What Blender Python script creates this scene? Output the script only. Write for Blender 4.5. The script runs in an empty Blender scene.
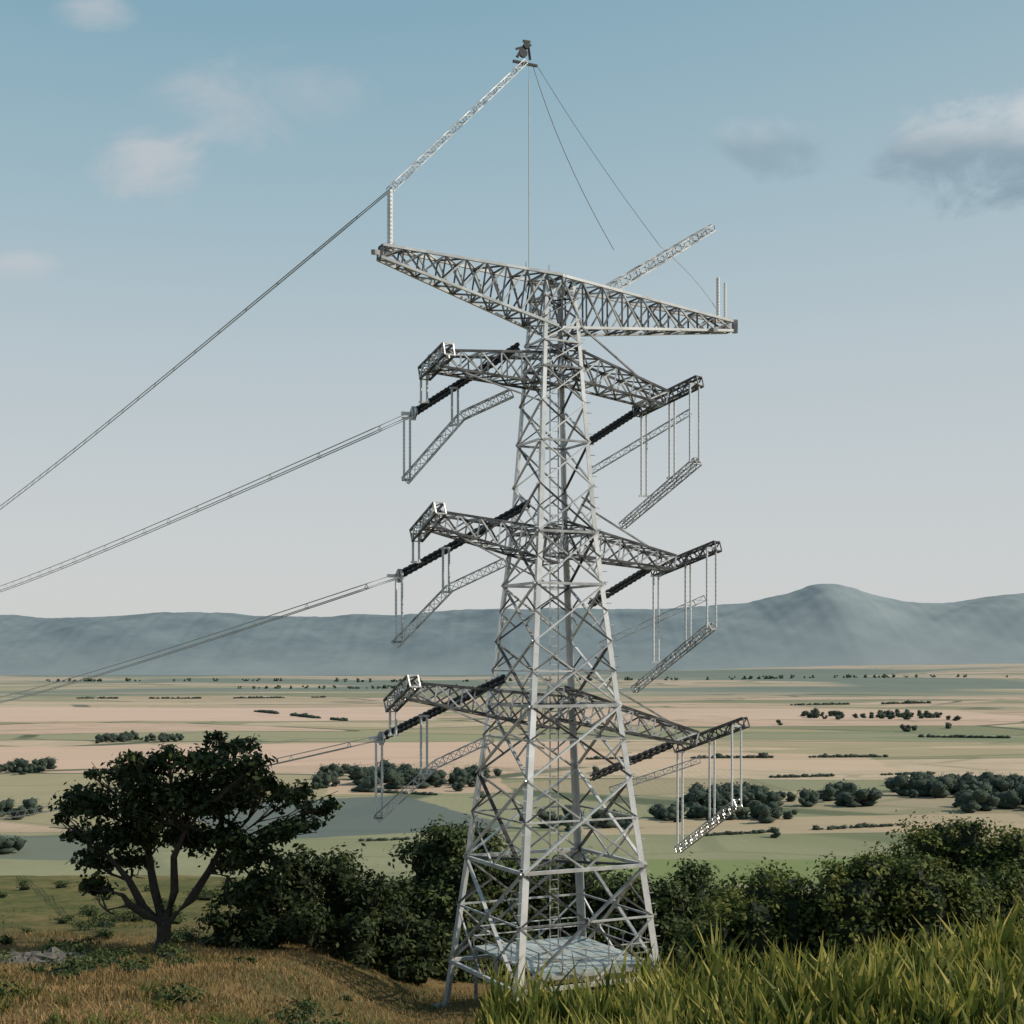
import bpy, math, numpy as np
from mathutils import Vector
rng=np.random.default_rng(7)
sc=bpy.context.scene
sc.view_settings.view_transform='Standard'
try: sc.view_settings.look='None'
except Exception: pass
sc.view_settings.exposure=0

# ------------------------------------------------------------ helpers
def ss(a,b,t):
    t=np.clip((t-a)/(b-a),0,1); return t*t*(3-2*t)
class MB:
    """quad mesh accumulator"""
    def __init__(s): s.v=[];s.f=[];s.m=[];s.n=0
    def add(s,v,f,mat=0):
        v=np.asarray(v,float).reshape(-1,3); f=np.asarray(f,int).reshape(-1,4)
        s.v.append(v); s.f.append(f+s.n); s.m.append(np.full(len(f),mat)); s.n+=len(v)
    def build(s,name,mats,smooth=False,loc=None,parent=None):
        v=np.concatenate(s.v); f=np.concatenate(s.f); m=np.concatenate(s.m)
        if loc is not None: v=v-np.array(loc)
        me=bpy.data.meshes.new(name)
        me.vertices.add(len(v)); me.vertices.foreach_set('co',v.ravel())
        me.loops.add(f.size); me.loops.foreach_set('vertex_index',f.ravel().astype(np.int32))
        me.polygons.add(len(f)); me.polygons.foreach_set('loop_start',(np.arange(len(f))*4).astype(np.int32))
        me.polygons.foreach_set('loop_total',np.full(len(f),4,np.int32))
        me.polygons.foreach_set('material_index',m.astype(np.int32))
        me.polygons.foreach_set('use_smooth',np.full(len(f),smooth))
        me.update(calc_edges=True); me.validate()
        for mt in mats: me.materials.append(mt)
        o=bpy.data.objects.new(name,me); sc.collection.objects.link(o)
        if loc is not None: o.location=loc
        if parent is not None: o.parent=parent
        return o
BOXF=[(0,1,2,3),(7,6,5,4),(0,4,5,1),(1,5,6,2),(2,6,7,3),(3,7,4,0)]
def unit(a): return a/np.linalg.norm(a)
def frame(d,up=(0,0,1)):
    up=np.array(up,float)
    if abs(np.dot(d,unit(up)))>.97: up=np.array([1.,0.2,0])
    a=unit(np.cross(d,up)); b=unit(np.cross(a,d)); return a,b
def beam(mb,p,q,w,h=None,mat=0,up=(0,0,1)):
    p=np.array(p,float);q=np.array(q,float);h=h or w
    L=np.linalg.norm(q-p)
    if L<1e-4:return
    a,b=frame((q-p)/L,up)
    v=[]
    for c in (p,q):
        for i,j in((-1,-1),(1,-1),(1,1),(-1,1)): v.append(c+a*i*w/2+b*j*h/2)
    mb.add(v,BOXF,mat)
def angle(mb,p,q,w,t,ax,ay,mat=0):
    """steel angle section: two flanges along ax, ay"""
    p=np.array(p,float);q=np.array(q,float);ax=np.array(ax,float);ay=np.array(ay,float)
    for (e1,e2,W,T) in((ax,ay,w,t),(ay,ax,w,t)):
        v=[]
        o=0 if e1 is ax else t
        for c in(p,q):
            for i,j in((o,0),(W,0),(W,T),(o,T)): v.append(c+e1*i+e2*j)
        mb.add(v,BOXF,mat)
def tube(mb,pts,rad,n=8,mat=0,cap=True):
    pts=[np.array(p,float) for p in pts]
    if np.isscalar(rad): rad=[rad]*len(pts)
    v=[];f=[]
    pa=None
    for i,p in enumerate(pts):
        d=unit(pts[min(i+1,len(pts)-1)]-pts[max(i-1,0)])
        if pa is None: a,b=frame(d)
        else:
            a=unit(pa-d*np.dot(pa,d)); b=np.cross(d,a)
        pa=a
        for k in range(n):
            t=2*math.pi*k/n; v.append(p+rad[i]*(a*math.cos(t)+b*math.sin(t)))
    for i in range(len(pts)-1):
        for k in range(n):
            k2=(k+1)%n; f.append((i*n+k,i*n+k2,(i+1)*n+k2,(i+1)*n+k))
    if cap and n%2==0:
        for base in(0,(len(pts)-1)*n):
            for k in range(0,n//2-1): f.append((base+k,base+k+1,base+n-k-2,base+n-k-1))
    mb.add(v,f,mat)
def blob(mb,c,r,mat=0,nu=10,nv=7,seed=0,amp=.18):
    c=np.array(c,float); r=np.array(r,float)*np.ones(3)
    v=[];f=[]
    for j in range(nv+1):
        th=math.pi*(0.02+0.96*j/nv)
        for i in range(nu):
            ph=2*math.pi*i/nu
            d=np.array([math.sin(th)*math.cos(ph),math.sin(th)*math.sin(ph),math.cos(th)])
            k=1+amp*(math.sin(3*d[0]*2+seed)+math.sin(4*d[1]*2+seed*1.7)+math.sin(5*d[2]+seed*2.3))/1.6
            v.append(c+d*r*k)
    for j in range(nv):
        for i in range(nu):
            i2=(i+1)%nu; f.append((j*nu+i,(j+1)*nu+i,(j+1)*nu+i2,j*nu+i2))
    mb.add(v,f,mat)
def leaves(mb,c,r,n,size,mat=0,sub=9,spread=.33,flat=.8,up=.7):
    """leaf quads gathered in sub-clumps spread over an ellipsoid"""
    c=np.array(c,float); r=np.array(r,float)*np.ones(3)
    d=rng.normal(size=(sub,3)); d/=np.linalg.norm(d,axis=1)[:,None]
    d[:,2]=np.where(d[:,2]<-.3,-d[:,2]*.6,d[:,2])
    sc_=d*rng.uniform(.45,.95,(sub,1))
    w=rng.uniform(.5,1.5,sub); idx=rng.choice(sub,n,p=w/w.sum())
    g=rng.normal(size=(n,3))*spread*np.array([1,1,flat])
    p=c+(sc_[idx]+g)*r
    nrm=rng.normal(size=(n,3))*.8+np.array([0,0,up])+(p-c)/r*.6+g/spread*.35
    nrm/=np.linalg.norm(nrm,axis=1)[:,None]
    t=rng.normal(size=(n,3)); a=np.cross(nrm,t); a/=np.linalg.norm(a,axis=1)[:,None]; b=np.cross(nrm,a)
    s=size*rng.uniform(.6,1.4,(n,1))
    v=np.stack([p-a*s,p-b*s*.55,p+a*s,p+b*s*.55],1)
    mb.add(v.reshape(-1,3),np.arange(4*n).reshape(n,4),mat)
def blades(mb,x,y,h,w,lean,mat=0,az=None,tip=None):
    n=len(x); z=ground_z(x,y)-.02
    az=rng.uniform(0,2*math.pi,n) if az is None else az
    fa=rng.uniform(0,2*math.pi,n)
    H=h*rng.uniform(.45,1.3,n); W=w*rng.uniform(.6,1.3,n); L=lean*H*rng.uniform(.1,1.4,n)
    vs=[]
    for t,wt in((0,.7),(.35,1.),(.70,.8),(1.,.05)):
        cx=x+np.cos(az)*L*t*t; cy=y+np.sin(az)*L*t*t; cz=z+H*(t-.25*lean*t*t*t)
        ox=np.cos(fa)*W*wt*.5; oy=np.sin(fa)*W*wt*.5
        vs.append(np.stack([cx-ox,cy-oy,cz],1)); vs.append(np.stack([cx+ox,cy+oy,cz],1))
    v=np.stack(vs,1).reshape(-1,3); b=np.arange(n)[:,None]*8
    f=np.concatenate([b+np.array([[0,1,3,2]]),b+np.array([[2,3,5,4]]),b+np.array([[4,5,7,6]])])
    mb.add(v,f,mat)
    if tip is not None: mb.m[-1][2*n:]=tip

# ------------------------------------------------------------ materials
def newmat(name):
    m=bpy.data.materials.new(name); m.use_nodes=True
    nt=m.node_tree; return m,nt,nt.nodes['Principled BSDF']
def ramp(nt,stops,interp='LINEAR'):
    r=nt.nodes.new('ShaderNodeValToRGB'); r.color_ramp.interpolation=interp
    e=r.color_ramp.elements
    while len(e)<len(stops): e.new(.5)
    for k,(p,c) in enumerate(stops): e[k].position=p; e[k].color=(*c,1)
    return r
def noise(nt,scale,detail=4,rough=.55,vec=None,dist=0):
    n=nt.nodes.new('ShaderNodeTexNoise'); n.inputs['Scale'].default_value=scale
    n.inputs['Detail'].default_value=detail; n.inputs['Roughness'].default_value=rough; n.inputs['Distortion'].default_value=dist
    if vec is not None: nt.links.new(vec,n.inputs['Vector'])
    return n
def mix(nt,fac,a,b,blend='MIX'):
    m=nt.nodes.new('ShaderNodeMix'); m.data_type='RGBA'; m.blend_type=blend
    for s,val in((m.inputs[0],fac),(m.inputs[6],a),(m.inputs[7],b)):
        if isinstance(val,(int,float)): s.default_value=val
        elif isinstance(val,tuple): s.default_value=(*val,1)
        else: nt.links.new(val,s)
    return m.outputs[2]
def math_(nt,op,a,b=0.,c=None,clamp=False):
    m=nt.nodes.new('ShaderNodeMath'); m.operation=op; m.use_clamp=clamp
    for i,val in enumerate((a,b,c)):
        if val is None: continue
        if isinstance(val,(int,float)): m.inputs[i].default_value=val
        else: nt.links.new(val,m.inputs[i])
    return m.outputs[0]
def maprange(nt,v,a,b,c=0.,d=1.,smooth=True):
    m=nt.nodes.new('ShaderNodeMapRange'); m.interpolation_type='SMOOTHSTEP' if smooth else 'LINEAR'
    nt.links.new(v,m.inputs[0])
    for i,x in zip((1,2,3,4),(a,b,c,d)): m.inputs[i].default_value=x
    return m.outputs[0]
def foliage(name,stops,trans=.25,clump=.6,isl=.5):
    m,nt,b=newmat(name)
    g=nt.nodes.new('ShaderNodeNewGeometry')
    n=noise(nt,clump,1,.6,g.outputs['Position'])
    f=math_(nt,'ADD',math_(nt,'MULTIPLY',g.outputs['Random Per Island'],isl),math_(nt,'SUBTRACT',n.outputs[0],isl/2))
    r=ramp(nt,stops); nt.links.new(f,r.inputs[0]); nt.links.new(r.outputs[0],b.inputs['Base Color'])
    b.inputs['Roughness'].default_value=.65; b.inputs['Specular IOR Level'].default_value=.2
    if trans>0:
        t=nt.nodes.new('ShaderNodeBsdfTranslucent'); nt.links.new(r.outputs[0],t.inputs[0])
        mx=nt.nodes.new('ShaderNodeMixShader'); mx.inputs[0].default_value=trans
        out=nt.nodes['Material Output']
        nt.links.new(b.outputs[0],mx.inputs[1]); nt.links.new(t.outputs[0],mx.inputs[2]); nt.links.new(mx.outputs[0],out.inputs[0])
    return m
def steel(name,c0,c1,metal,rough):
    m,nt,b=newmat(name)
    g=nt.nodes.new('ShaderNodeNewGeometry')
    n=noise(nt,1.7,2,.6,g.outputs['Position'])
    f=math_(nt,'ADD',math_(nt,'MULTIPLY',g.outputs['Random Per Island'],.6),math_(nt,'SUBTRACT',n.outputs[0],.3))
    r=ramp(nt,[(0.1,c0),(.9,c1)]); nt.links.new(f,r.inputs[0]); nt.links.new(r.outputs[0],b.inputs['Base Color'])
    b.inputs['Metallic'].default_value=metal; b.inputs['Roughness'].default_value=rough
    return m
M_leg=steel('galvanized_steel_bright',(.48,.49,.495),(.80,.80,.80),.35,.33)
M_steel=steel('galvanized_steel',(.14,.145,.15),(.70,.71,.71),.4,.36)
M_dark=steel('shaded_dark_steel',(.02,.021,.023),(.14,.14,.145),.3,.42)  # darker copy of the steel: shade of backlit members put into the colour
M_ins=steel('glazed_insulator',(.52,.54,.55),(.75,.76,.77),0,.25)
M_blk=steel('dark_insulator',(.012,.012,.014),(.04,.04,.045),0,.35)
M_wire=steel('aluminium_conductor',(.30,.31,.32),(.42,.43,.44),.3,.5)
M_oak=foliage('oak_foliage',[(0,(.011,.020,.008)),(.5,(.027,.044,.014)),(1,(.078,.095,.028))],.25)
M_shrub=foliage('shrub_foliage',[(0,(.020,.036,.014)),(.5,(.050,.074,.025)),(1,(.12,.14,.045))],.25)
M_bush=foliage('bush_foliage',[(0.1,(.015,.030,.009)),(.42,(.052,.078,.018)),(.7,(.14,.155,.036)),(1,(.25,.23,.06))],.28,1.3,.35)
M_far=foliage('distant_foliage',[(0,(.030,.050,.038)),(.5,(.048,.072,.048)),(1,(.085,.105,.06))],0,.05)
M_grass=foliage('green_grass_blades',[(.12,(.032,.048,.012)),(.38,(.075,.105,.022)),(.6,(.15,.175,.035)),(.85,(.30,.29,.07))],.4,1.6,.35)
M_tip=foliage('grass_tips',[(.12,(.07,.09,.02)),(.38,(.15,.165,.035)),(.6,(.29,.27,.06)),(.85,(.50,.41,.13))],.4,1.6,.5)
M_grass2=foliage('low_grass_blades',[(.1,(.03,.045,.012)),(.5,(.08,.10,.022)),(1,(.22,.20,.05))],.3,.7)
M_dry=foliage('dry_grass_blades',[(0,(.08,.07,.025)),(.4,(.22,.145,.06)),(1,(.40,.27,.13))],.3,.25)
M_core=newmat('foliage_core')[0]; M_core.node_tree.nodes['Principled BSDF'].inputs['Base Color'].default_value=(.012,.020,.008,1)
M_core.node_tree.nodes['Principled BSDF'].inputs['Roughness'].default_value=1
def noisy(name,scale,a,bcol,rough):
    m,nt,b=newmat(name); g=nt.nodes.new('ShaderNodeNewGeometry'); n=noise(nt,scale,5,.68,g.outputs['Position'])
    r=ramp(nt,[(.3,a),(.7,bcol)]); nt.links.new(n.outputs[0],r.inputs[0]); nt.links.new(r.outputs[0],b.inputs['Base Color']); b.inputs['Roughness'].default_value=rough
    return m
M_bark=noisy('bark',6,(.02,.016,.012),(.07,.055,.042),.9)
M_rock=noisy('rock',3,(.04,.04,.038),(.15,.14,.12),.9)
M_pad=noisy('glazed_deck_panel',1.2,(.22,.27,.27),(.38,.43,.43),.3)
M_con=noisy('concrete',2.5,(.14,.13,.115),(.28,.265,.24),.95)

# ------------------------------------------------------------ terrain
def wob(x,y,s,seed):
    return (np.sin(x/s+seed)*np.cos(y/s*1.3+seed*2)+.5*np.sin(x/s*2.3+y/s*1.9+seed*3)+.3*np.sin(x/s*4.1-y/s*3.7+seed))/1.8
def ground_z(x,y):
    x=np.asarray(x,float); y=np.asarray(y,float); yy=np.maximum(y,0)
    m_=np.where(yy<65,-3-.16*yy,-13.4-.09*(yy-65))
    m_=m_-2.6*ss(-10,-3,x)*ss(25,45,yy)+1.2*np.exp(-((x-4)/5)**2-((yy-60)/7)**2)
    m_=m_+.25*wob(x,yy,7,1)+.07*wob(x,yy,1.7,2)
    xc=np.clip(x,-15,14); zc=-6.3+.142*xc
    f_=np.where(yy<24,zc-.12*(yy-24),zc-.5*(yy-24))+.12*wob(x,yy,3,4)
    p=.25; mx=np.maximum(m_,f_); z=mx+p*np.log(np.exp((m_-mx)/p)+np.exp((f_-mx)/p))
    y0=70+40*(1-ss(-25,0,x)); t=ss(0,260,yy-y0)
    t=np.where(y<0,0,t)
    z=z*(1-t)+(-80)*t
    far=ss(350,700,yy)
    z=np.where(yy>330,-80+far*3.5*wob(x,yy,420,5)+60*ss(3500,8000,yy)*ss(-500,2500,x),z)
    return z
angs=np.unique(np.concatenate([np.arange(-38,38,.22),np.arange(38,322,2.5)]))
angs=np.radians(angs); NA=len(angs)
rad=np.concatenate([np.arange(1,130,.75),np.geomspace(130,15000,190)]); NR=len(rad)
R,A=np.meshgrid(rad,angs,indexing='ij')
X=R*np.sin(A); Y=R*np.cos(A); Z=ground_z(X,Y)
i,j=np.meshgrid(np.arange(NR-1),np.arange(NA),indexing='ij'); j2=(j+1)%NA
F=np.stack([i*NA+j,(i+1)*NA+j,(i+1)*NA+j2,i*NA+j2],-1).reshape(-1,4)[:,::-1]
m,nt,b=newmat('plain_fields'); b.inputs['Roughness'].default_value=.95; b.inputs['Specular IOR Level'].default_value=.1
g=nt.nodes.new('ShaderNodeNewGeometry'); P=g.outputs['Position']
sep=nt.nodes.new('ShaderNodeSeparateXYZ'); nt.links.new(P,sep.inputs[0])
wn=noise(nt,.0011,2,.5,P)
vm=nt.nodes.new('ShaderNodeVectorMath'); vm.operation='MULTIPLY_ADD'; nt.links.new(wn.outputs['Color'],vm.inputs[0]); vm.inputs[1].default_value=(420,420,0); nt.links.new(P,vm.inputs[2])
def fieldlayer(rot,sx,sy,stops,rnd=.9):
    mp=nt.nodes.new('ShaderNodeMapping'); mp.inputs['Rotation'].default_value=(0,0,math.radians(rot)); mp.inputs['Scale'].default_value=(sx,sy,0); nt.links.new(vm.outputs[0],mp.inputs[0])
    vo=nt.nodes.new('ShaderNodeTexVoronoi'); vo.inputs['Scale'].default_value=1; vo.inputs['Randomness'].default_value=rnd; nt.links.new(mp.outputs[0],vo.inputs['Vector'])
    ve=nt.nodes.new('ShaderNodeTexVoronoi'); ve.feature='DISTANCE_TO_EDGE'; ve.inputs['Scale'].default_value=1;ve.inputs['Randomness'].default_value=rnd; nt.links.new(mp.outputs[0],ve.inputs['Vector'])
    sv=nt.nodes.new('ShaderNodeSeparateColor'); nt.links.new(vo.outputs['Color'],sv.inputs[0])
    rf=ramp(nt,stops,'CONSTANT'); nt.links.new(sv.outputs[0],rf.inputs[0])
    return rf.outputs[0],ve.outputs['Distance'],sv.outputs[1]
tanA,tanB,pink,grnA,grnB,olive=(.39,.30,.215),(.46,.365,.275),(.49,.35,.28),(.14,.165,.095),(.23,.24,.15),(.29,.26,.165)
c1,d1,r1_=fieldlayer(14,.0018,.0052,[(0,tanA),(.16,grnB),(.27,pink),(.42,olive),(.5,tanB),(.61,grnA),(.72,pink),(.86,tanA),(.93,grnB)])
c2,d2,r2_=fieldlayer(-9,.0045,.0120,[(0,pink),(.2,olive),(.35,tanA),(.5,grnA),(.60,tanB),(.85,grnB)])
n1=noise(nt,.004,5,.6,P); n2=noise(nt,.03,5,.65,P)
st=nt.nodes.new('ShaderNodeTexWave'); st.inputs['Scale'].default_value=.06; st.inputs['Distortion'].default_value=3; st.inputs['Detail'].default_value=2; nt.links.new(P,st.inputs[0])
c=mix(nt,maprange(nt,r1_,.55,.6,0,.85),c1,c2)
c=mix(nt,.16,c,mix(nt,n1.outputs[0],(.20,.21,.13),(.45,.34,.26)))
c=mix(nt,maprange(nt,n2.outputs[0],.35,.7,0,.35),c,(.23,.205,.13))
c=mix(nt,math_(nt,'MULTIPLY',st.outputs[0],.14),c,(.18,.17,.10))
c=mix(nt,math_(nt,'MULTIPLY',maprange(nt,d1,.010,.024,1,0),maprange(nt,n1.outputs[0],.38,.5,.25,.9)),c,(.06,.085,.055))
c=mix(nt,maprange(nt,d2,.012,.03,.35,0),c,(.10,.12,.07))
low=math_(nt,'MULTIPLY',maprange(nt,sep.outputs[1],620,900,1,0),maprange(nt,n1.outputs[0],.40,.55,.15,.7))
c=mix(nt,low,c,(.16,.175,.10))
def parcel(cx,cy,wx,wy,rot,col,amt):
    global c
    mp=nt.nodes.new('ShaderNodeMapping'); mp.vector_type='TEXTURE'; mp.inputs['Location'].default_value=(cx,cy,0); mp.inputs['Rotation'].default_value=(0,0,math.radians(rot)); mp.inputs['Scale'].default_value=(wx,wy,1)
    wv=nt.nodes.new('ShaderNodeVectorMath'); wv.operation='MULTIPLY_ADD'; nt.links.new(n1.outputs['Color'],wv.inputs[0]); wv.inputs[1].default_value=(50,50,0); nt.links.new(P,wv.inputs[2])
    nt.links.new(wv.outputs[0],mp.inputs[0]); s=nt.nodes.new('ShaderNodeSeparateXYZ'); nt.links.new(mp.outputs[0],s.inputs[0])
    q=math_(nt,'MAXIMUM',math_(nt,'ABSOLUTE',s.outputs[0]),math_(nt,'ABSOLUTE',s.outputs[1]))
    c=mix(nt,maprange(nt,q,.95,1,amt,0),c,col)
parcel(-72,770,70,85,24,(.095,.12,.118),.9)
parcel(-225,650,80,38,-8,(.105,.13,.115),.75)
parcel(-35,930,60,45,5,(.43,.32,.24),.85)
parcel(-180,1230,280,130,8,(.48,.35,.275),.85)
parcel(150,1150,170,90,-6,(.45,.34,.255),.75)
parcel(170,720,120,35,3,(.38,.30,.21),.75)
parcel(420,2100,330,200,0,(.48,.36,.285),.75)
parcel(-500,2100,420,300,4,(.50,.365,.30),.85)
parcel(300,1500,260,90,-3,(.16,.19,.115),.75)
parcel(120,560,110,34,4,(.15,.19,.075),.85)
c=mix(nt,maprange(nt,sep.outputs[1],1500,8000,0,.45,False),c,(.29,.29,.275))  # distance haze painted in: fields turn grey with range
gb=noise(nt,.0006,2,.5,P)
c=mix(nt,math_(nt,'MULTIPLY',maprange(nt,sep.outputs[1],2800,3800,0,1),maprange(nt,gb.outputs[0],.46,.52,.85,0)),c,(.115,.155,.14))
nt.links.new(c,b.inputs['Base Color'])
M_plain=m
m,nt,b=newmat('meadow_soil'); b.inputs['Roughness'].default_value=.95; b.inputs['Specular IOR Level'].default_value=.1
g=nt.nodes.new('ShaderNodeNewGeometry'); P=g.outputs['Position']; sep=nt.nodes.new('ShaderNodeSeparateXYZ'); nt.links.new(P,sep.inputs[0])
k1=noise(nt,.12,4,.6,P); k2=noise(nt,1.3,5,.7,P); k3=noise(nt,9,3,.7,P)
r1=ramp(nt,[(.32,(.050,.058,.022)),(.45,(.09,.085,.036)),(.56,(.18,.12,.055)),(.75,(.27,.18,.09))])
nt.links.new(math_(nt,'ADD',math_(nt,'MULTIPLY',k1.outputs[0],.6),math_(nt,'MULTIPLY',k2.outputs[0],.4)),r1.inputs[0])
cn=mix(nt,maprange(nt,k3.outputs[0],.4,.7,0,.6),r1.outputs[0],(.045,.04,.02))
r2=ramp(nt,[(.35,(.045,.058,.022)),(.48,(.09,.095,.034)),(.62,(.18,.14,.065))]); nt.links.new(math_(nt,'ADD',math_(nt,'MULTIPLY',k1.outputs[0],.5),math_(nt,'MULTIPLY',k2.outputs[0],.5)),r2.inputs[0])
cn=mix(nt,maprange(nt,sep.outputs[1],62,90),cn,r2.outputs[0])
nt.links.new(cn,b.inputs['Base Color'])
bp=nt.nodes.new('ShaderNodeBump'); bp.inputs['Strength'].default_value=.6; bp.inputs['Distance'].default_value=.15; nt.links.new(k3.outputs[0],bp.inputs['Height']); nt.links.new(bp.outputs[0],b.inputs['Normal'])
M_soil=m
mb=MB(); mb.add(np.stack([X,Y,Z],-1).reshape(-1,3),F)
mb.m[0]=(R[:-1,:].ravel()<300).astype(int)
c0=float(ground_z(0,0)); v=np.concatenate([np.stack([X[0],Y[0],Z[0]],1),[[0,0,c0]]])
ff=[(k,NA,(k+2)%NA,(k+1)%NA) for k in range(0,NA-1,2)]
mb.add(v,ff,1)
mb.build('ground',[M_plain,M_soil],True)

# mountains
tan_=np.array([-1.2,-.8,-.55,-.366,-.344,-.30,-.244,-.216,-.17,-.13,-.08,-.03,.034,.091,.149,.177,.205,.229,.263,.288,.32,.366,.45,.6,.8,1.2])
hh=np.array([220,300,300,285,265,282,304,302,280,262,285,315,345,325,360,378,435,515,432,372,365,435,420,330,300,220])*1.0
def range_mesh(name,dist,hs,depth,seed,mat,base):
    ta=np.linspace(-1.2,1.2,1400); prof=np.interp(ta,tan_,hs)
    prof=np.convolve(np.pad(prof,7,'edge'),np.ones(15)/15,'valid')
    T=np.linspace(0,1,70); mb=MB(); V=[]
    for t in T:
        y=dist+(t-.5)*2*depth; s=math.sin(min(1,t/.6)*math.pi/2)**1.1 if t<.6 else math.cos((t-.6)/.4*math.pi/2)
        x=ta*dist*(1+ (t-.6)*depth/dist); yv=np.full_like(x,y)
        nz=wob(x,yv,900,seed)*48+wob(x,yv,330,seed+2)*28+wob(x,yv,120,seed+4)*10+wob(x,yv,50,seed+6)*4
        f_=math.sin(math.pi*min(t/1.2,1))*1.0
        z=base+(prof-base)*s+nz*f_*(1-.85*math.exp(-((t-.6)/.12)**2))+ (wob(x,x*0,160,seed)*6+wob(x,x*0,45,seed)*2.5+wob(x,x*0,14,seed)*1.2)*s
        V.append(np.stack([x,yv,z],1))
    n=1400; i,j=np.meshgrid(np.arange(69),np.arange(n-1),indexing='ij')
    F=np.stack([i*n+j,i*n+j+1,(i+1)*n+j+1,(i+1)*n+j],-1).reshape(-1,4)
    mb.add(np.concatenate(V),F); return mb.build(name,[mat],True)
m,nt,b=newmat('wooded_hills'); g=nt.nodes.new('ShaderNodeNewGeometry')
n=noise(nt,.003,6,.7,g.outputs['Position']); r=ramp(nt,[(.35,(.125,.165,.19)),(.65,(.175,.22,.24))]); nt.links.new(n.outputs[0],r.inputs[0])  # blue-grey of distance haze put into the hill base colour
sp=nt.nodes.new('ShaderNodeSeparateXYZ'); nt.links.new(g.outputs['Position'],sp.inputs[0])
cc=mix(nt,maprange(nt,sp.outputs[0],300,2500,0,.6),r.outputs[0],(.235,.275,.295))  # painted haze gets paler to the right
cc=mix(nt,maprange(nt,sp.outputs[2],-90,140,.45,0),cc,(.235,.27,.285))  # and paler towards the foot of the range
nt.links.new(cc,b.inputs['Base Color']); b.inputs['Roughness'].default_value=1; b.inputs['Specular IOR Level'].default_value=0
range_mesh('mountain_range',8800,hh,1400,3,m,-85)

# ------------------------------------------------------------ transmission tower
AX=np.array([1.76,60.0]); ca,sa=math.cos(math.radians(26)),math.sin(math.radians(26))
def W(u,v,z): return np.array([AX[0]+ca*u-sa*v, AX[1]+sa*u+ca*v, z])
def N(dx,dz,v=0.):
    """node from the front elevation drawing (1400 units = 60 m); v = offset along the line route"""
    k=(dx+41)/1400
    u=(k*(AX[1]+ca*v)-AX[0]+sa*v)/(ca-sa*k)
    y=AX[1]+ca*v+sa*u
    return W(u,v,dz/1400*y)
def D(ex,ez,v=0.): return N(ex-553,660-ez,v)
tower=bpy.data.objects.new('transmission_tower',None); sc.collection.objects.link(tower); tower.location=(AX[0],AX[1],-14)
bpy.context.view_layer.update()
class TB(MB):
    def done(s,name,mats,smooth=False):
        o=s.build(name,mats,smooth); o.parent=tower; o.matrix_parent_inverse=tower.matrix_world.inverted(); return o
zk=[-15.5,-14,-1.7,5.57,14.14,16.6]; rk=[5.15,4.9,2.95,1.95,1.2,.95]
def rr(z): return float(np.interp(z,zk,rk))
def corner(i,z):
    h=rr(z)/math.sqrt(2); su,sv_=[(-1,-1),(1,-1),(1,1),(-1,1)][i]; return W(su*h,sv_*h,z)
U3=W(1,0,0)-W(0,0,0); V3=W(0,1,0)-W(0,0,0)
body=TB()
lev=[-13.2,-8.6,-4.9,-1.9,.8,3.2,5.4,7.4,9.25,10.9,12.4,13.5,14.5,15.4,16.3]
horiz={0,1,3,5,6,8,10,11,13,14}
feet=[]
for i in range(4):
    p=corner(i,-13.2); gz=float(ground_z(p[0],p[1])); q=corner(i,min(gz-.1,-13.25)); feet.append(q)
    su,sv_=[(-1,-1),(1,-1),(1,1),(-1,1)][i]
    zs=[q[2]]+lev
    for a,bz in zip(zs[:-1],zs[1:]):
        w=float(np.interp(a,[-14,16],[.30,.15]))
        angle(body,corner(i,a),corner(i,bz),w,.04,-U3*su,-V3*sv_,0)
foot=TB()
for q in feet: tube(foot,[q-[0,0,.6],q+[0,0,.12],q+[0,0,.2]],[.5,.42,.3],12,0)
foot.done('footings',[M_con])
fn=[(0,1),(1,2),(2,3),(3,0)]
for k,(a,bz) in enumerate(zip(lev[:-1],lev[1:])):
    w=float(np.interp(a,[-14,16],[.16,.075]))
    for fi,(i,j) in enumerate(fn):
        mm=0 if fi in(0,3) else 1
        A0,B0,A1,B1=corner(i,a),corner(j,a),corner(i,bz),corner(j,bz)
        out=unit((A0+B0)/2-W(0,0,a))*.04
        beam(body,A0+out,B1+out,w,w*.5,mm if (k+fi)%3 else 1); beam(body,B0-out,A1-out,w,w*.5,1 if (k+fi)%2 else 2)
        if k+1 in horiz: beam(body,A1,B1,w*.9,w*.9,1)
        wA=np.linalg.norm(B0-A0); wB=np.linalg.norm(B1-A1); t=wA/(wA+wB)
        X0=A0+(B1-A0)*t
        beam(body,X0-np.array([0,0,w]),X0+np.array([0,0,w]),w*1.6,.03,0)
        if a<6:
            LA=A0+(A1-A0)*t; LB=B0+(B1-B0)*t
            beam(body,LA,A0+(X0-A0)*.5,w*.45,w*.45,1); beam(body,LB,B0+(X0-B0)*.5,w*.45,w*.45,1)
            beam(body,LA,A1+(X0-A1)*.5,w*.45,w*.45,2); beam(body,LB,B1+(X0-B1)*.5,w*.45,w*.45,2)
            if a<-1:
                h0=(A0+B0)/2
                beam(body,LA,X0,w*.5,w*.5,1); beam(body,X0,LB,w*.5,w*.5,1)
                if k in(0,1): beam(body,h0,A0+(X0-A0)*.5,w*.5,w*.5,1); beam(body,h0,B0+(X0-B0)*.5,w*.5,w*.5,1)
    if k+1 in(1,3,6,10,11,13,14):
        beam(body,corner(0,bz),corner(2,bz),w*.7,w*.7,2); beam(body,corner(1,bz),corner(3,bz),w*.7,w*.7,2)
for (i,j) in fn:
    beam(body,corner(i,-13.2),corner(j,-13.2),.16,.16,0)
for i in(0,1):
    for z in np.arange(-12,15.5,.45):
        p=corner(i,z); beam(body,p,p+(-U3 if i==0 else U3)*.2,.03,.03,1)
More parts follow.
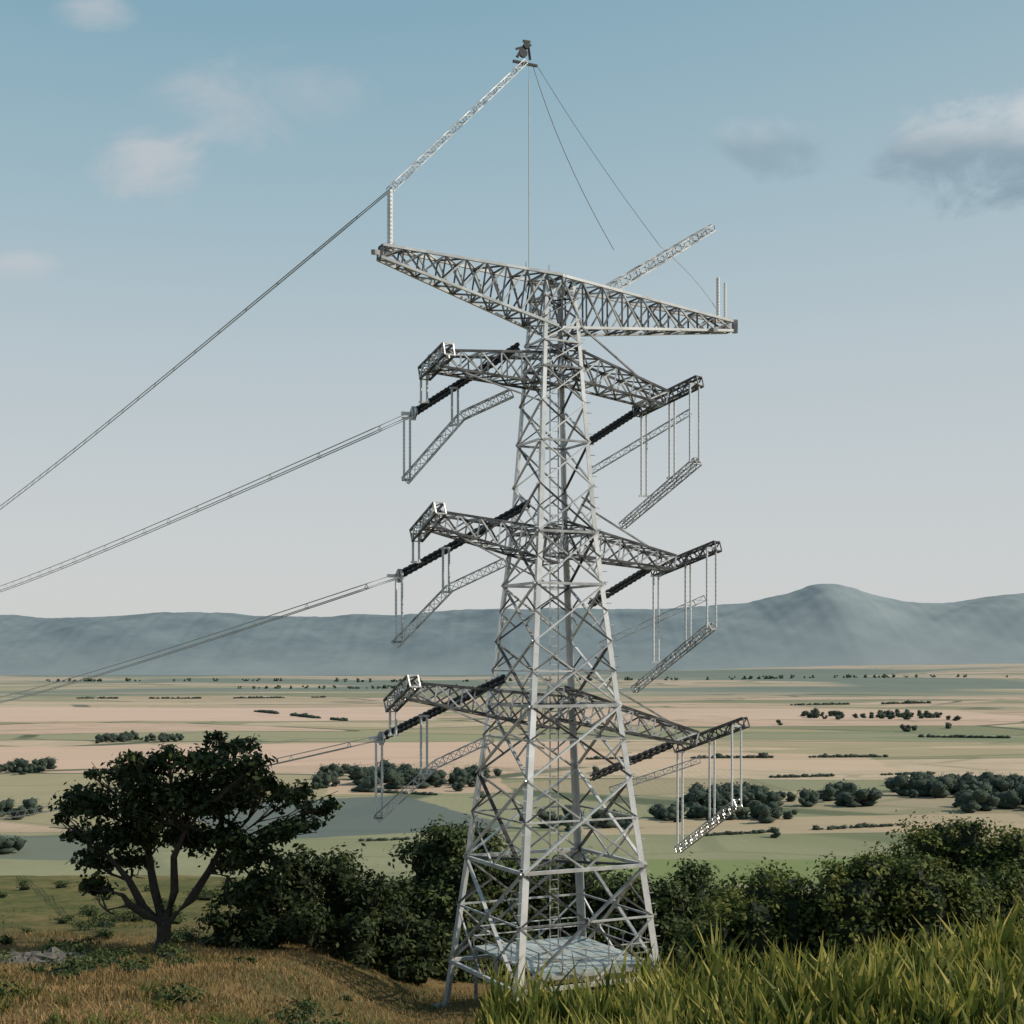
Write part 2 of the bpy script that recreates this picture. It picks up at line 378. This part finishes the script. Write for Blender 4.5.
for s in(-.2,.2): beam(body,W(s,-.1,-12.4),W(s,-.1,15),.05,.05,1)
for z in np.arange(-12.2,15,.4): beam(body,W(-.2,-.1,z),W(.2,-.1,z),.03,.03,1)
for s in(0,1.1): beam(body,W(-1.3+s,0,15.6),W(-1.3+s,0,16.9),.05,.05,0)
body.done('tower_body',[M_leg,M_steel,M_dark])

def truss(mb,p0,p1,h0,h1,w0,w1,n,rc,rb,wdir=None,mc=0,mbr=1,cap=True,alt=None):
    p0=np.array(p0,float);p1=np.array(p1,float); d=unit(p1-p0)
    if wdir is None: wd=unit(np.cross(d,[0,0,1]))
    else: wd=unit(np.array(wdir,float)-d*np.dot(wdir,d))
    up=unit(np.cross(wd,d)); up=up if up[2]>=0 else -up
    alt=mbr if alt is None else alt
    def c(t): 
        P_=p0+(p1-p0)*t; h=h0+(h1-h0)*t; w=w0+(w1-w0)*t
        return [P_+wd*w/2*a+up*h/2*b_ for a,b_ in((-1,-1),(1,-1),(1,1),(-1,1))]
    C=[c(k/n) for k in range(n+1)]
    for k in range(n):
        for e in range(4):
            beam(mb,C[k][e],C[k+1][e],rc,rc,mc)
            e2=(e+1)%4
            beam(mb,C[k+1][e],C[k+1][e2],rb,rb,mbr)
            if h0>.9 or (k%2==0): beam(mb,C[k][e],C[k+1][e2],rb,rb,alt)
            if (h0>.9 and e in(1,3)) or (k%2==1): beam(mb,C[k][e2],C[k+1][e],rb,rb,mbr)
    if cap:
        for e in range(4): beam(mb,C[0][e],C[0][(e+1)%4],rb,rb,mbr)
# --- top crossarm
arm=TB()
truss(arm,D(553,305),D(380,252),2.2,.5,1.7,.45,9,.11,.065,V3,0,2,True,1)
truss(arm,D(553,306),D(730,327),2.2,.42,1.7,.45,9,.11,.065,V3,0,2,True,1)
beam(arm,D(373,252,-.6),D(392,254,.9),.16,.2,1); beam(arm,D(712,330,-.5),D(735,326,.7),.16,.2,1)
beam(arm,D(735,320),D(735,333),.2,.2,1)
truss(arm,D(605,292,1.2),D(712,228,4.2),.42,.3,.42,.3,12,.05,.035,None,1,1)
arm.done('top_crossarm',[M_leg,M_steel,M_dark])
posts=TB()
for (x,y0,y1,r_) in((390,248,190,.11),(718,322,278,.085),(725,322,283,.065)):
    p=D(x,y0);q=D(x,y1); n=14; pts=[];rd=[]
    for k in range(n*2+1):
        pts.append(p+(q-p)*k/(n*2)); rd.append(r_*(1.1 if k%2 else .98))
    tube(posts,pts,rd,8,0)
    beam(posts,D(x-5,y0-2),D(x+5,y0-2),.12,.25,1)
posts.done('earthwire_posts',[M_ins,M_steel])
# --- apex boom with pulley head
boom=TB(); apex=D(525,62,1.5); knee=D(390,190,.5)
truss(boom,knee,apex,.26,.2,.26,.2,26,.04,.022,V3,1,1)
boom.done('apex_boom',[M_leg,M_steel])
hd=TB()
def disc(mb,c,r,t,ax,mat=0,n=16): tube(mb,[c-ax*t/2,c+ax*t/2],r,n,mat)
disc(hd,D(523,53,1.5),.2,.1,V3); disc(hd,D(526,46,1.5),.13,.16,V3)
beam(hd,D(517,57,1.5),D(526,43,1.5),.08,.12); beam(hd,D(528,44,1.5),D(530,60,1.5),.07,.1)
beam(hd,D(513,61,1.5),D(537,66,1.5),.10,.10); beam(hd,D(516,49,1.5),D(531,45,1.5),.07,.09); beam(hd,D(523,41,1.5),D(530,42,1.5),.09,.09)
hd.done('pulley_head',[M_blk])
cab=TB()
def line(mb,p,q,r,n=10,mat=0,side=0):
    pts=[]
    for k in range(n+1):
        t=k/n; pts.append(p+(q-p)*t+U3*side*4*t*(1-t))
    tube(mb,pts,r,4,mat)
line(cab,D(529,64,1.5),D(529,272,0),.022)
line(cab,D(533,66,1.5),D(614,250,1.5),.02,12,0,-.35)
line(cab,D(536,64,1.5),D(660,246,2.5),.015,12,0,-.2)
line(cab,D(660,246,2.5),D(718,312,0),.013,12,0,.3)
cab.done('guy_cables',[M_wire])

# --- three conductor levels
def insul(mb,p,q,r,n,mat,lo=.7):
    pts=[];rd=[]
    for k in range(n*2+1):
        pts.append(p+(q-p)*k/(n*2)); rd.append(r*(1.0 if k%2 else lo))
    tube(mb,pts,rd,8,mat)
levels=[
 dict(aL=((553,372),(434,361)),aR=((553,362),(660,400)),eL=((424,374),(449,349)),eR=((636,412),(700,381)),
      sL=((412,414),(519,346)),sR=((586,444),(640,409)),bL=((405,481),(462,416),(512,393)),bR=((698,461),(622,526)),
      vL=[(407,418,480),(424,372,402),(455,388,425)],vR=[(644,414,496),(672,398,478),(695,384,462)],tR=((590,472),(690,412))),
 dict(aL=((553,548),(430,520)),aR=((553,538),(668,563)),eL=((416,536),(440,508)),eR=((654,572),(718,546)),
      sL=((398,576),(530,503)),sR=((588,606),(650,568)),bL=((395,645),(450,588),(505,562)),bR=((712,626),(634,690)),
      vL=[(399,578,642),(416,534,562),(446,548,592)],vR=[(656,576,662),(688,560,645),(712,548,628)],tR=((600,645),(705,598))),
 dict(aL=((553,712),(404,690)),aR=((553,702),(690,738)),eL=((390,706),(414,681)),eR=((676,748),(746,722)),
      sL=((380,738),(505,678)),sR=((590,778),(672,744)),bL=((377,819),(436,764),(492,738)),bR=((738,803),(678,850)),
      vL=[(379,742,818),(393,706,735),(424,716,774)],vR=[(680,752,846),(712,736,822),(737,726,806)],tR=((610,790),(700,760))),
]
for n_,L in enumerate(levels):
    a=TB()
    truss(a,D(*L['aL'][0]),D(*L['aL'][1]),1.4,.65,1.5,1.2,6,.095,.06,V3,2,1,True,2)
    truss(a,D(*L['aR'][0]),D(*L['aR'][1]),1.4,.6,1.5,1.2,6,.095,.06,V3,2,1,True,2)
    truss(a,D(*L['eL'][0],1.2),D(*L['eL'][1],-1.0),.5,.5,.45,.45,5,.08,.05,None,2,1)
    truss(a,D(*L['eR'][0],2.2),D(*L['eR'][1],-1.2),.42,.42,.4,.4,8,.08,.045,None,2,2)
    x0,y0=L['aL'][1]; beam(a,W(-.9,-.9,D(*L['aL'][0])[2]-1.5),D(x0,y0,-.5),.06,.06,1)
    x0,y0=L['aR'][1]; beam(a,W(.9,-.9,D(*L['aR'][0])[2]+1.4),D(x0,y0-4,-.5),.07,.07,1)
    b0,b1,b2=L['bL']
    truss(a,D(*b0,3.4),D(*b1,2.2),.34,.34,.34,.34,9,.045,.028,None,1,0)
    truss(a,D(*b1,2.2),D(*b2,1.2),.34,.34,.34,.34,7,.045,.028,None,1,0)
    b0,b1=L['bR']
    truss(a,D(*b0,-1.2),D(*b1,3.0),.34,.28,.34,.28,11,.045,.028,None,1,1)
    t0,t1=L['tR']
    truss(a,D(*t0,3.4),D(*t1,1.),.26,.26,.26,.26,10,.03,.02,None,1,0)
    a.done('crossarm_%s'%['upper','middle','lower'][n_],[M_leg,M_steel,M_dark])
    s=TB()
    for dz in(-.1,.1):
        o=np.array([0,0,dz])
        insul(s,D(*L['sL'][0],4)+o,D(*L['sL'][1],0)+o,.11,26,0)
        insul(s,D(*L['sR'][0],3.5)+o,D(*L['sR'][1],2.2)+o,.11,14,0)
    for (x,ya,yb) in L['vL']:
        v=3.4 if x<412 and n_<2 or x<385 else (1.2 if yb-ya<35 else 2.2)
        for du in(-3,3): insul(s,D(x+du,ya,v),D(x+du,yb,v),.055,16,1,.85)
        beam(s,D(x-5,ya,v),D(x+5,ya,v),.07,.09,2); beam(s,D(x-5,yb,v),D(x+5,yb,v),.07,.09,2)
    for k,(x,ya,yb) in enumerate(L['vR']):
        v=(2.0,.6,-1.2)[k]
        for du in(-2.5,2.5) if k!=2 else (-5,4): insul(s,D(x+du,ya,v),D(x+du,yb,v),.055,18,1,.85)
        beam(s,D(x-5,ya,v),D(x+5,ya,v),.07,.09,2); beam(s,D(x-5,yb,v),D(x+5,yb,v),.07,.09,2)
    e=D(*L['sL'][0],4)
    for kk in range(2): disc(s,e-V3*(.1+.25*kk),.3-.08*kk,.07,U3,2,14)
    beam(s,e-V3*.2+[0,0,.3],e-V3*.2-[0,0,.3],.08,.2,2); beam(s,e+U3*.1,e-U3*.5,.14,.14,2)
    s.done('insulator_strings_%s'%['upper','middle','lower'][n_],[M_blk,M_ins,M_steel])

# --- overhead lines running down the route
def conductor(start,ztarget,offs,r,b_=5e-5,name='overhead_power_line',grow=1.6,step=9):
    mb=MB(); s0=250.; a_=(ztarget-start[2]-b_*s0*s0)/s0
    S=np.concatenate([np.linspace(0,60,13),np.linspace(75,650,60)])
    for (ou,oz) in offs:
        k=.6+grow*np.minimum(1,S/160)
        pts=[start+V3*s_+U3*ou*kk+np.array([0,0,a_*s_+b_*s_*s_+oz*kk]) for s_,kk in zip(S,k)]
        tube(mb,pts,[r*(.8+.6*min(1,s_/160)) for s_ in S],5,0)
    for s_ in np.arange(4,640,step):
        kk=.6+grow*min(1,s_/160)
        for (o1,o2) in zip(offs,offs[1:]+offs[:1]):
            c_=start+V3*s_+np.array([0,0,a_*s_+b_*s_*s_])
            beam(mb,c_+U3*o1[0]*kk+[0,0,o1[1]*kk],c_+U3*o2[0]*kk+[0,0,o2[1]*kk],.03,.03,0)
    mb.build(name,[M_wire])
tri=[(-.15,-.15),(.15,-.15),(0,.2)]
conductor(knee,22.6,[(-.1,-.17),(.1,.17)],.038,5e-5,'overhead_power_line',2.4,6)
conductor(D(412,414,4),11.6,tri,.034)
conductor(D(398,576,4),-10.2,tri,.034)
conductor(D(380,738,4),-33,tri,.03)

# raised service deck inside the legs
pad=MB(); ha,hb_,h=-2.3,3.1,3.15; zt=-12.62
for i0 in range(4):
    for j0 in range(3):
        ua,ub=ha+(hb_-ha)*i0/4+.03,ha+(hb_-ha)*(i0+1)/4-.03; va,vb=-h+2*h*j0/3+.03,-h+2*h*(j0+1)/3-.03
        v=[W(ua,va,zt-.12),W(ub,va,zt-.12),W(ub,vb,zt-.12),W(ua,vb,zt-.12),W(ua,va,zt),W(ub,va,zt),W(ub,vb,zt),W(ua,vb,zt)]
        pad.add(v,[(3,2,1,0),(4,5,6,7),(0,1,5,4),(1,2,6,5),(2,3,7,6),(3,0,4,7)],0)
for j0 in range(4):
    vv=-h+2*h*j0/3; beam(pad,W(ha,vv,zt-.2),W(hb_,vv,zt-.2),.12,.14,1)
    for uu in(ha+.1,hb_-.1): beam(pad,W(uu,vv,zt-.1),W(uu,vv,-16),.14,.14,1)
cs=[(ha,-h),(hb_,-h),(hb_,h),(ha,h)]
for a_,b2 in zip(cs,cs[1:]+cs[:1]):
    for z in(zt+.45,zt+.85): beam(pad,W(*a_,z),W(*b2,z),.04,.04,1)
    for t in np.linspace(0,1,6): 
        x=a_[0]+(b2[0]-a_[0])*t; y=a_[1]+(b2[1]-a_[1])*t; beam(pad,W(x,y,zt-.05),W(x,y,zt+.87),.045,.045,1)
pad.build('service_platform',[M_pad,M_steel])

# ------------------------------------------------------------ oak tree
def tree(name,base,clumps,prim,mat,nleaf,lsize,trunk_r=.32,fork=1.3,core=.3,lean=(.2,0)):
    mb=MB(); base=np.array(base,float); base[2]=float(ground_z(base[0],base[1]))-.15
    fk=base+np.array([lean[0],lean[1],fork])
    tube(mb,[base,base+[0,0,.25],(base+fk)/2+[.07,0,0],fk,fk+[0,0,.25]],[trunk_r*1.6,trunk_r*1.15,trunk_r*.95,trunk_r*.95,trunk_r*.6],10,1)
    ends=[]
    for (dx,dy,dz) in prim:
        e=base+np.array([dx,dy,dz]); m1=fk+(e-fk)*.35+rng.normal(size=3)*.1+np.array([dx*.12,0,-.12]); m2=fk+(e-fk)*.7+rng.normal(size=3)*.18
        tube(mb,[fk-[0,0,.15],m1,m2,e],[trunk_r*.75,trunk_r*.58,trunk_r*.45,trunk_r*.3],8,1); ends+=[e,m2]
    for k,(dx,dy,dz,r) in enumerate(clumps):
        c=base+np.array([dx,dy,dz])
        s=min(ends,key=lambda q:np.linalg.norm(q-c)+(.8 if q[2]>c[2] else 0))
        mid=(s+c)/2+rng.normal(size=3)*.22
        tube(mb,[s,mid,c],[trunk_r*.28,trunk_r*.18,.03],6,1)
        for q in range(4):
            e_=c+rng.normal(size=3)*r*.6; tube(mb,[mid,(mid+e_)/2+rng.normal(size=3)*.12,e_],[.045,.03,.012],5,1)
        leaves(mb,c,(r*1.2,r*1.2,r*.9),int(nleaf*r*r),lsize,0,int(8+7*r),.25)
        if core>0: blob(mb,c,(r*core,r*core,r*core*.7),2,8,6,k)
    return mb.build(name,[mat,M_bark,M_core],False,loc=tuple(base))
oc=[(-3.1,6.6,1.2),(-3.95,6.3,.75),(-1.8,7.6,1.1),(-.2,8.3,1.0),(2,8.5,1.2),(3.1,9.1,.8),(4.2,8.1,1.1),(3.5,6.6,1.4),(5.6,6.8,.9),(7.1,6.4,.6),(5.7,5.4,.9),(4.5,4.5,1.1),(1.8,6.6,1.4),(-.4,6.2,1.3),(-2.2,5.2,1.1),(-3.0,4.1,.8),(-3.3,2.5,.6),(-1.6,3.9,.8),(1.4,4.9,1.1),(2.9,3.7,.9),(4.8,3.2,.9),(0.2,7.2,1.2),(-3.7,5.2,.65),(6.7,5.9,.65),(.9,9.0,.5),(-4.4,6.0,.35),(3.2,5.2,1.1),(.3,5.2,.9),(-1.1,5.0,.9),(2.4,7.6,1.1),(-2.9,3.1,.55),(3.9,2.6,.9),(-.6,8.9,.4),(5.0,7.6,.5),(2.2,9.6,.4),(-2.6,8.1,.4),(7.6,6.7,.4)]
cl=[(dx,float(rng.uniform(-2.2,2.2)),dz,r) for dx,dz,r in oc]
pr=[(-1.9,-.4,4.2),(-.7,1.0,5.4),(1.3,-.8,5.6),(2.6,.6,4.7),(-1.3,-1.2,2.9)]
tree('oak_tree',(-15.6,62,0),cl,pr,M_oak,600,.15,.34,1.5)

# shrubs & trees round the knoll
def shrubs(name,items,mat,nleaf,ls,core=.6,up=.7,spr=.24,sub=7):
    mb=MB(); xs=[i[0] for i in items]; ys=[i[1] for i in items]
    bx,by=sum(xs)/len(xs),sum(ys)/len(ys)
    for k,(x,y,z,r) in enumerate(items):
        g0=float(ground_z(x,y)); c=np.array([x,y,z])
        tube(mb,[np.array([x,y,g0-.2]),np.array([x+.1,y,(g0+z)/2]),c],[.12,.09,.04],6,1)
        leaves(mb,c,(r*1.15,r*1.15,r*.95),int(nleaf*r*r),ls,0,int(10+sub*r),spr,.8,up)
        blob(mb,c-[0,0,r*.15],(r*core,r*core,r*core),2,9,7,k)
        zz=z-r*1.1; q=0
        while zz>g0+.1 and q<3:
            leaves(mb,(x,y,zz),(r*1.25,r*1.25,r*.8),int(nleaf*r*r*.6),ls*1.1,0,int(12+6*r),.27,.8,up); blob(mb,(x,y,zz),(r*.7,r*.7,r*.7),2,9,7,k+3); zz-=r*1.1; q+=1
    return mb.build(name,[mat,M_bark,M_core],False,loc=(bx,by,float(ground_z(bx,by))))
shrubs('hawthorn_thicket',[(-10.3,68,-10.2,1.2),(-8.6,69,-10.6,1.3),(-7.1,68,-11.4,1.2),(-5.6,68,-12.6,1.1),(-12.0,67,-11.4,1.3),(-13.6,66,-12.4,.9),(-9.6,65,-12.3,1.2),(-7.4,66,-12.9,1.1),(-4.6,69,-13.3,.9),(-11.4,65,-12.9,.9),(-6.3,71,-12.2,1.2)],M_oak,650,.14)
shrubs('hawthorn_tree',[(-3.4,76,-9.7,1.3),(-4.6,77,-11.0,1.5),(-2.6,75,-11.4,1.6),(-1.6,77,-10.3,1.2),(-3.8,74,-12.9,1.5),(-.4,78,-12.3,1.5),(-5.6,76,-12.8,1.2)],M_shrub,550,.15)
shrubs('hedgerow',[(1.5,80,-13.0,1.6),(3.6,82,-12.8,1.6),(5.6,80,-13.4,1.6),(7.4,82,-14.0,1.4),(9.0,80,-13.8,1.3),(10.6,82,-13.0,1.3),(11.8,84,-14.6,1.2),(13.2,86,-15.2,1.2)],M_shrub,450,.16)
B1=[(6.0,38,-7.1,.9),(7.0,39,-6.5,1.0),(5.2,38,-7.7,.8),(7.9,38,-6.9,.9),(6.5,37,-6.7,.55),(7.5,37.5,-6.1,.5),(5.5,37,-7.1,.5)]
B2=[(9.0,37,-6.1,1.0),(10.0,38,-6.0,1.0),(11.0,37,-6.3,1.0),(8.4,38,-6.8,.9),(12.0,38,-6.7,.9),(9.5,37,-5.5,.5),(10.6,37,-5.6,.5),(11.6,37,-6.0,.5),(8.6,37,-5.9,.5)]
B3=[(11.7,41,-6.2,.95),(12.8,42,-5.6,1.1),(14.2,41,-5.9,1.1),(15.6,42,-6.1,1.2),(13.0,39,-6.6,1.0),(13.4,41,-5.0,.5),(12.2,41,-5.4,.5),(14.6,40.5,-5.3,.5),(13.9,39.5,-6.4,.8)]
for Bq in(B1,B2,B3): shrubs('bush',Bq,M_bush,1350,.07,.6,.9,.21,12)
mb=MB()
for k in range(90):
    y=rng.uniform(32,105); t=rng.uniform(-.38,-.06); x=t*y
    if abs(x+15.6)<1.5 and abs(y-62)<3: continue
    z=float(ground_z(x,y)); r=rng.uniform(.15,.6)
    leaves(mb,(x,y,z+r*.5),(r*1.5,r*1.5,r*.8),int(260*r/.4),.07,0,7,.3); blob(mb,(x,y,z+r*.2),(r*.8,r*.8,r*.4),1,8,5,k)
mb.build('meadow_scrub',[M_shrub,M_core])
mb=MB()
for k in range(16):
    y=rng.uniform(53,60); x=-.335*y+rng.uniform(-2.2,1.6); r=rng.uniform(.25,.6); z=float(ground_z(x,y))
    blob(mb,(x,y,z+r*.1),(r*1.3,r,r*.6),0,9,6,k,.3)
mb.build('rock_outcrop',[M_rock])

# ------------------------------------------------------------ grasses
mb=MB()
n=9000; y=rng.uniform(13,29,n); x=rng.uniform(-.08,.42,n)*y
keep=(rng.random(n)<ss(-.06,.05,x/y)); x=x[keep];y=y[keep]
blades(mb,x,y,.42,.05,.45)
nt_=1400; ty=rng.uniform(13,27,nt_); tx=rng.uniform(-.02,.42,nt_)*ty
sz=rng.uniform(.45,1.35,nt_)*np.clip(.75+.45*wob(tx,ty,1.3,2),.5,1.2)
for lo,hi in((.2,.5),(.5,.7),(.7,.9),(.9,1.15),(1.15,1.7)):
    s=(sz>=lo)&(sz<hi); q=11
    if s.sum()==0: continue
    x=np.repeat(tx[s],q); y=np.repeat(ty[s],q); a_=rng.uniform(0,2*math.pi,len(x)); d_=np.abs(rng.normal(size=len(x)))*.05
    blades(mb,x+np.cos(a_)*d_,y+np.sin(a_)*d_,.86*(lo+hi)/2,.068,.36,0,a_,1)
mb.build('tall_green_grass',[M_grass,M_tip])
mb=MB()
n=75000; y=26+44*rng.random(n)**1.1; x=rng.uniform(-.40,.03,n)*y
p=.5+.5*wob(x,y,2.2,3); k=rng.random(n)<.35+.6*p; x=x[k];y=y[k]
blades(mb,x,y,.24,.03,.5)
mb.build('dry_meadow_grass',[M_dry])
mb=MB()
n=18000; y=24+60*rng.random(n); x=rng.uniform(-.40,.05,n)*y
k=wob(x,y,3.1,9)>.25; x=x[k];y=y[k]
blades(mb,x,y,.28,.035,.6)
nt_=60; ty=rng.uniform(26,38,nt_); tx=rng.uniform(-.37,-.02,nt_)*ty
x=np.repeat(tx,40)+rng.normal(size=nt_*40)*.14; y=np.repeat(ty,40)+rng.normal(size=nt_*40)*.14
blades(mb,x,y,.42,.035,.9)
mb.build('green_meadow_grass',[M_grass2])

# ------------------------------------------------------------ distant trees and hedges
rows=[(-.37,-.335,1040,10,16,50),(-.37,-.33,740,9,16,25),(-.37,-.355,600,9,4,15),(-.30,-.235,1370,8,40,40),(-.135,-.02,930,12,50,50),(-.13,-.04,980,8,16,60),
      (.125,.245,800,11,60,40),(.095,.20,725,9,26,20),(.27,.37,850,12,56,45),(.32,.38,750,13,16,30),(.21,.30,1930,11,40,100),
      (-.2,-.02,3900,11,60,40),(-.36,.36,5200,16,120,40),(.02,.1,690,10,10,30)]
mb=MB()
def far_tree(x,y,H,near,nl=85):
    z=float(ground_z(x,y))
    for q in range(3 if near else 2):
        c=np.array([x+rng.normal()*H*.28,y+rng.normal()*H*.25,z+H*rng.uniform(.35,.62)]); r=H*rng.uniform(.26,.38)
        blob(mb,c,(r*.85,r*.8,r*.75),1 if near else 0,7,5,rng.uniform(0,9),.2)
        if near: leaves(mb,c,(r*1.15,r*1.15,r),nl,max(.3,r*.14),0,9,.25)
    blob(mb,(x,y,z+H*.15),(H*.35,H*.35,H*.2),1 if near else 0,6,4,1,.2)
for (t0,t1,dist,h,cnt,sp) in rows:
    cen=rng.uniform(t0,t1,max(3,cnt//5))
    for k in range(cnt):
        y=dist+rng.normal()*sp*.5; tt=rng.choice(cen)+rng.normal()*(t1-t0)*.04 if rng.random()<.6 else rng.uniform(t0,t1)
        far_tree(tt*dist,y,h*rng.uniform(.5,1.2),dist<2200)
for (x,y,H) in((440,1560,12),(505,1620,9),(330,1720,8),(-240,1120,7),(60,1000,6),(120,640,5),(205,655,5)): far_tree(x,y,H,True)
# field-edge hedges: (x0,y0,x1,y1,height)
hedges=[(-400,2150,-215,1800,5),(60,1120,330,1170,3),(-20,840,-110,880,2.5),(90,650,200,685,2),(180,962,300,990,2.5),
        (-70,640,-20,652,2),(400,1460,640,1430,4),(450,2470,800,2580,5),(-900,2900,-400,3000,5)]
for (x0,y0,x1,y1,h) in hedges:
    Ln=math.hypot(x1-x0,y1-y0); n=int(Ln/(h*.7)); gap=rng.uniform(0,6)
    for k in range(n):
        if math.sin(k*.13+gap)+rng.normal()*.15<-.4: continue
        t=k/n; H=h*rng.uniform(.5,1.2)*(1.7 if rng.random()<.05 else 1)
        x=x0+(x1-x0)*t+rng.normal()*h*.3; y=y0+(y1-y0)*t+rng.normal()*h*.3; z=float(ground_z(x,y))
        blob(mb,(x,y,z+H*.3),(H*.8,H*.6,H*.42),1,7,5,rng.uniform(0,9),.25)
        if y<1300: leaves(mb,(x,y,z+H*.4),(H*.9,H*.7,H*.5),40,max(.25,H*.1),0,7,.25)
M_fc=noisy('distant_foliage_core',.3,(.022,.036,.028),(.042,.06,.044),1)
mb.build('distant_trees',[M_far,M_fc],True)

# ------------------------------------------------------------ light
S=Vector((.75,-.06,.62)).normalized()
el=math.asin(S.z); az=math.atan2(S.x,S.y)
sd=bpy.data.lights.new('sun','SUN'); sd.energy=4.8; sd.angle=math.radians(.5); sd.color=(1,.89,.73)
so=bpy.data.objects.new('sun',sd); sc.collection.objects.link(so); so.rotation_euler=S.to_track_quat('Z','Y').to_euler(); so.location=(60,20,60)
w=bpy.data.worlds.new('World'); sc.world=w; w.use_nodes=True; nt=w.node_tree; bg=nt.nodes['Background']; bg.inputs[1].default_value=.1
sky=nt.nodes.new('ShaderNodeTexSky'); sky.sky_type='NISHITA'; sky.sun_disc=False; sky.sun_elevation=el; sky.sun_rotation=az; sky.dust_density=2; sky.air_density=1
tc=nt.nodes.new('ShaderNodeTexCoord'); sp=nt.nodes.new('ShaderNodeSeparateXYZ'); nt.links.new(tc.outputs['Generated'],sp.inputs[0])
K=10
hz=ramp(nt,[(0,(.665,.665,.65)),(.10,(.605,.635,.645)),(.22,(.485,.57,.61)),(.30,(.37,.51,.575)),(.42,(.235,.41,.505)),(1,(.09,.23,.37))]); nt.links.new(sp.outputs[2],hz.inputs[0])
sc10=nt.nodes.new('ShaderNodeVectorMath'); sc10.operation='SCALE'; nt.links.new(hz.outputs[0],sc10.inputs[0]); sc10.inputs['Scale'].default_value=K
skc=mix(nt,.9,sky.outputs[0],sc10.outputs[0])
skc=mix(nt,maprange(nt,sp.outputs[0],-.3,.8,0,.3),skc,(5.4,5.85,6.05))
dx=math_(nt,'DIVIDE',sp.outputs[0],math_(nt,'MAXIMUM',sp.outputs[1],.05)); dz=math_(nt,'DIVIDE',sp.outputs[2],math_(nt,'MAXIMUM',sp.outputs[1],.05))
mp=nt.nodes.new('ShaderNodeMapping'); mp.inputs['Scale'].default_value=(1,1,1.7); mp.inputs['Rotation'].default_value=(0,.25,0); nt.links.new(tc.outputs['Generated'],mp.inputs[0])
cn=noise(nt,13,5,.6,mp.outputs[0],.6)
def cloud(base,cx,cz,wx,hz_,amt,lo,hi,soft=1.6):
    a=math_(nt,'POWER',math_(nt,'ABSOLUTE',math_(nt,'DIVIDE',math_(nt,'SUBTRACT',dx,cx),wx)),2.)
    b2=math_(nt,'POWER',math_(nt,'ABSOLUTE',math_(nt,'DIVIDE',math_(nt,'SUBTRACT',dz,cz),hz_)),2.)
    d=math_(nt,'SUBTRACT',.85,math_(nt,'ADD',a,b2))
    d=math_(nt,'ADD',d,math_(nt,'MULTIPLY',math_(nt,'SUBTRACT',cn.outputs[0],.5),4.2))
    den=math_(nt,'MULTIPLY',maprange(nt,d,-.2,soft,0,1),amt)
    den=math_(nt,'MULTIPLY',den,maprange(nt,math_(nt,'ADD',a,b2),1.2,3.2,1,0))
    hgt=math_(nt,'ADD',dz,math_(nt,'MULTIPLY',math_(nt,'SUBTRACT',cn.outputs[0],.5),.04))
    col=mix(nt,maprange(nt,hgt,cz-hz_*.1,cz+hz_*.8),tuple(K*q for q in lo),tuple(K*q for q in hi))
    return mix(nt,den,base,col)
pk=((.54,.56,.59),(.62,.60,.61))
c=cloud(skc,-.258,.352,.046,.030,.75,*pk); c=cloud(c,-.18,.40,.075,.035,.45,*pk); c=cloud(c,-.298,.462,.035,.015,.5,*pk); c=cloud(c,-.352,.28,.035,.012,.5,*pk)
c=cloud(c,.186,.366,.062,.024,.8,(.28,.39,.455),(.44,.53,.58),1.0); c=cloud(c,.345,.360,.105,.044,.95,(.26,.36,.43),(.56,.61,.64),.9)
nt.links.new(c,bg.inputs[0])

# ------------------------------------------------------------ camera
cd=bpy.data.cameras.new('camera'); cd.sensor_width=36; cd.lens=1400/1024*36; cd.shift_y=(660-512)/1024; cd.clip_end=40000; cd.clip_start=.1
co=bpy.data.objects.new('camera',cd); sc.collection.objects.link(co); co.location=(0,0,0); co.rotation_euler=(math.radians(90),0,0)
sc.camera=co
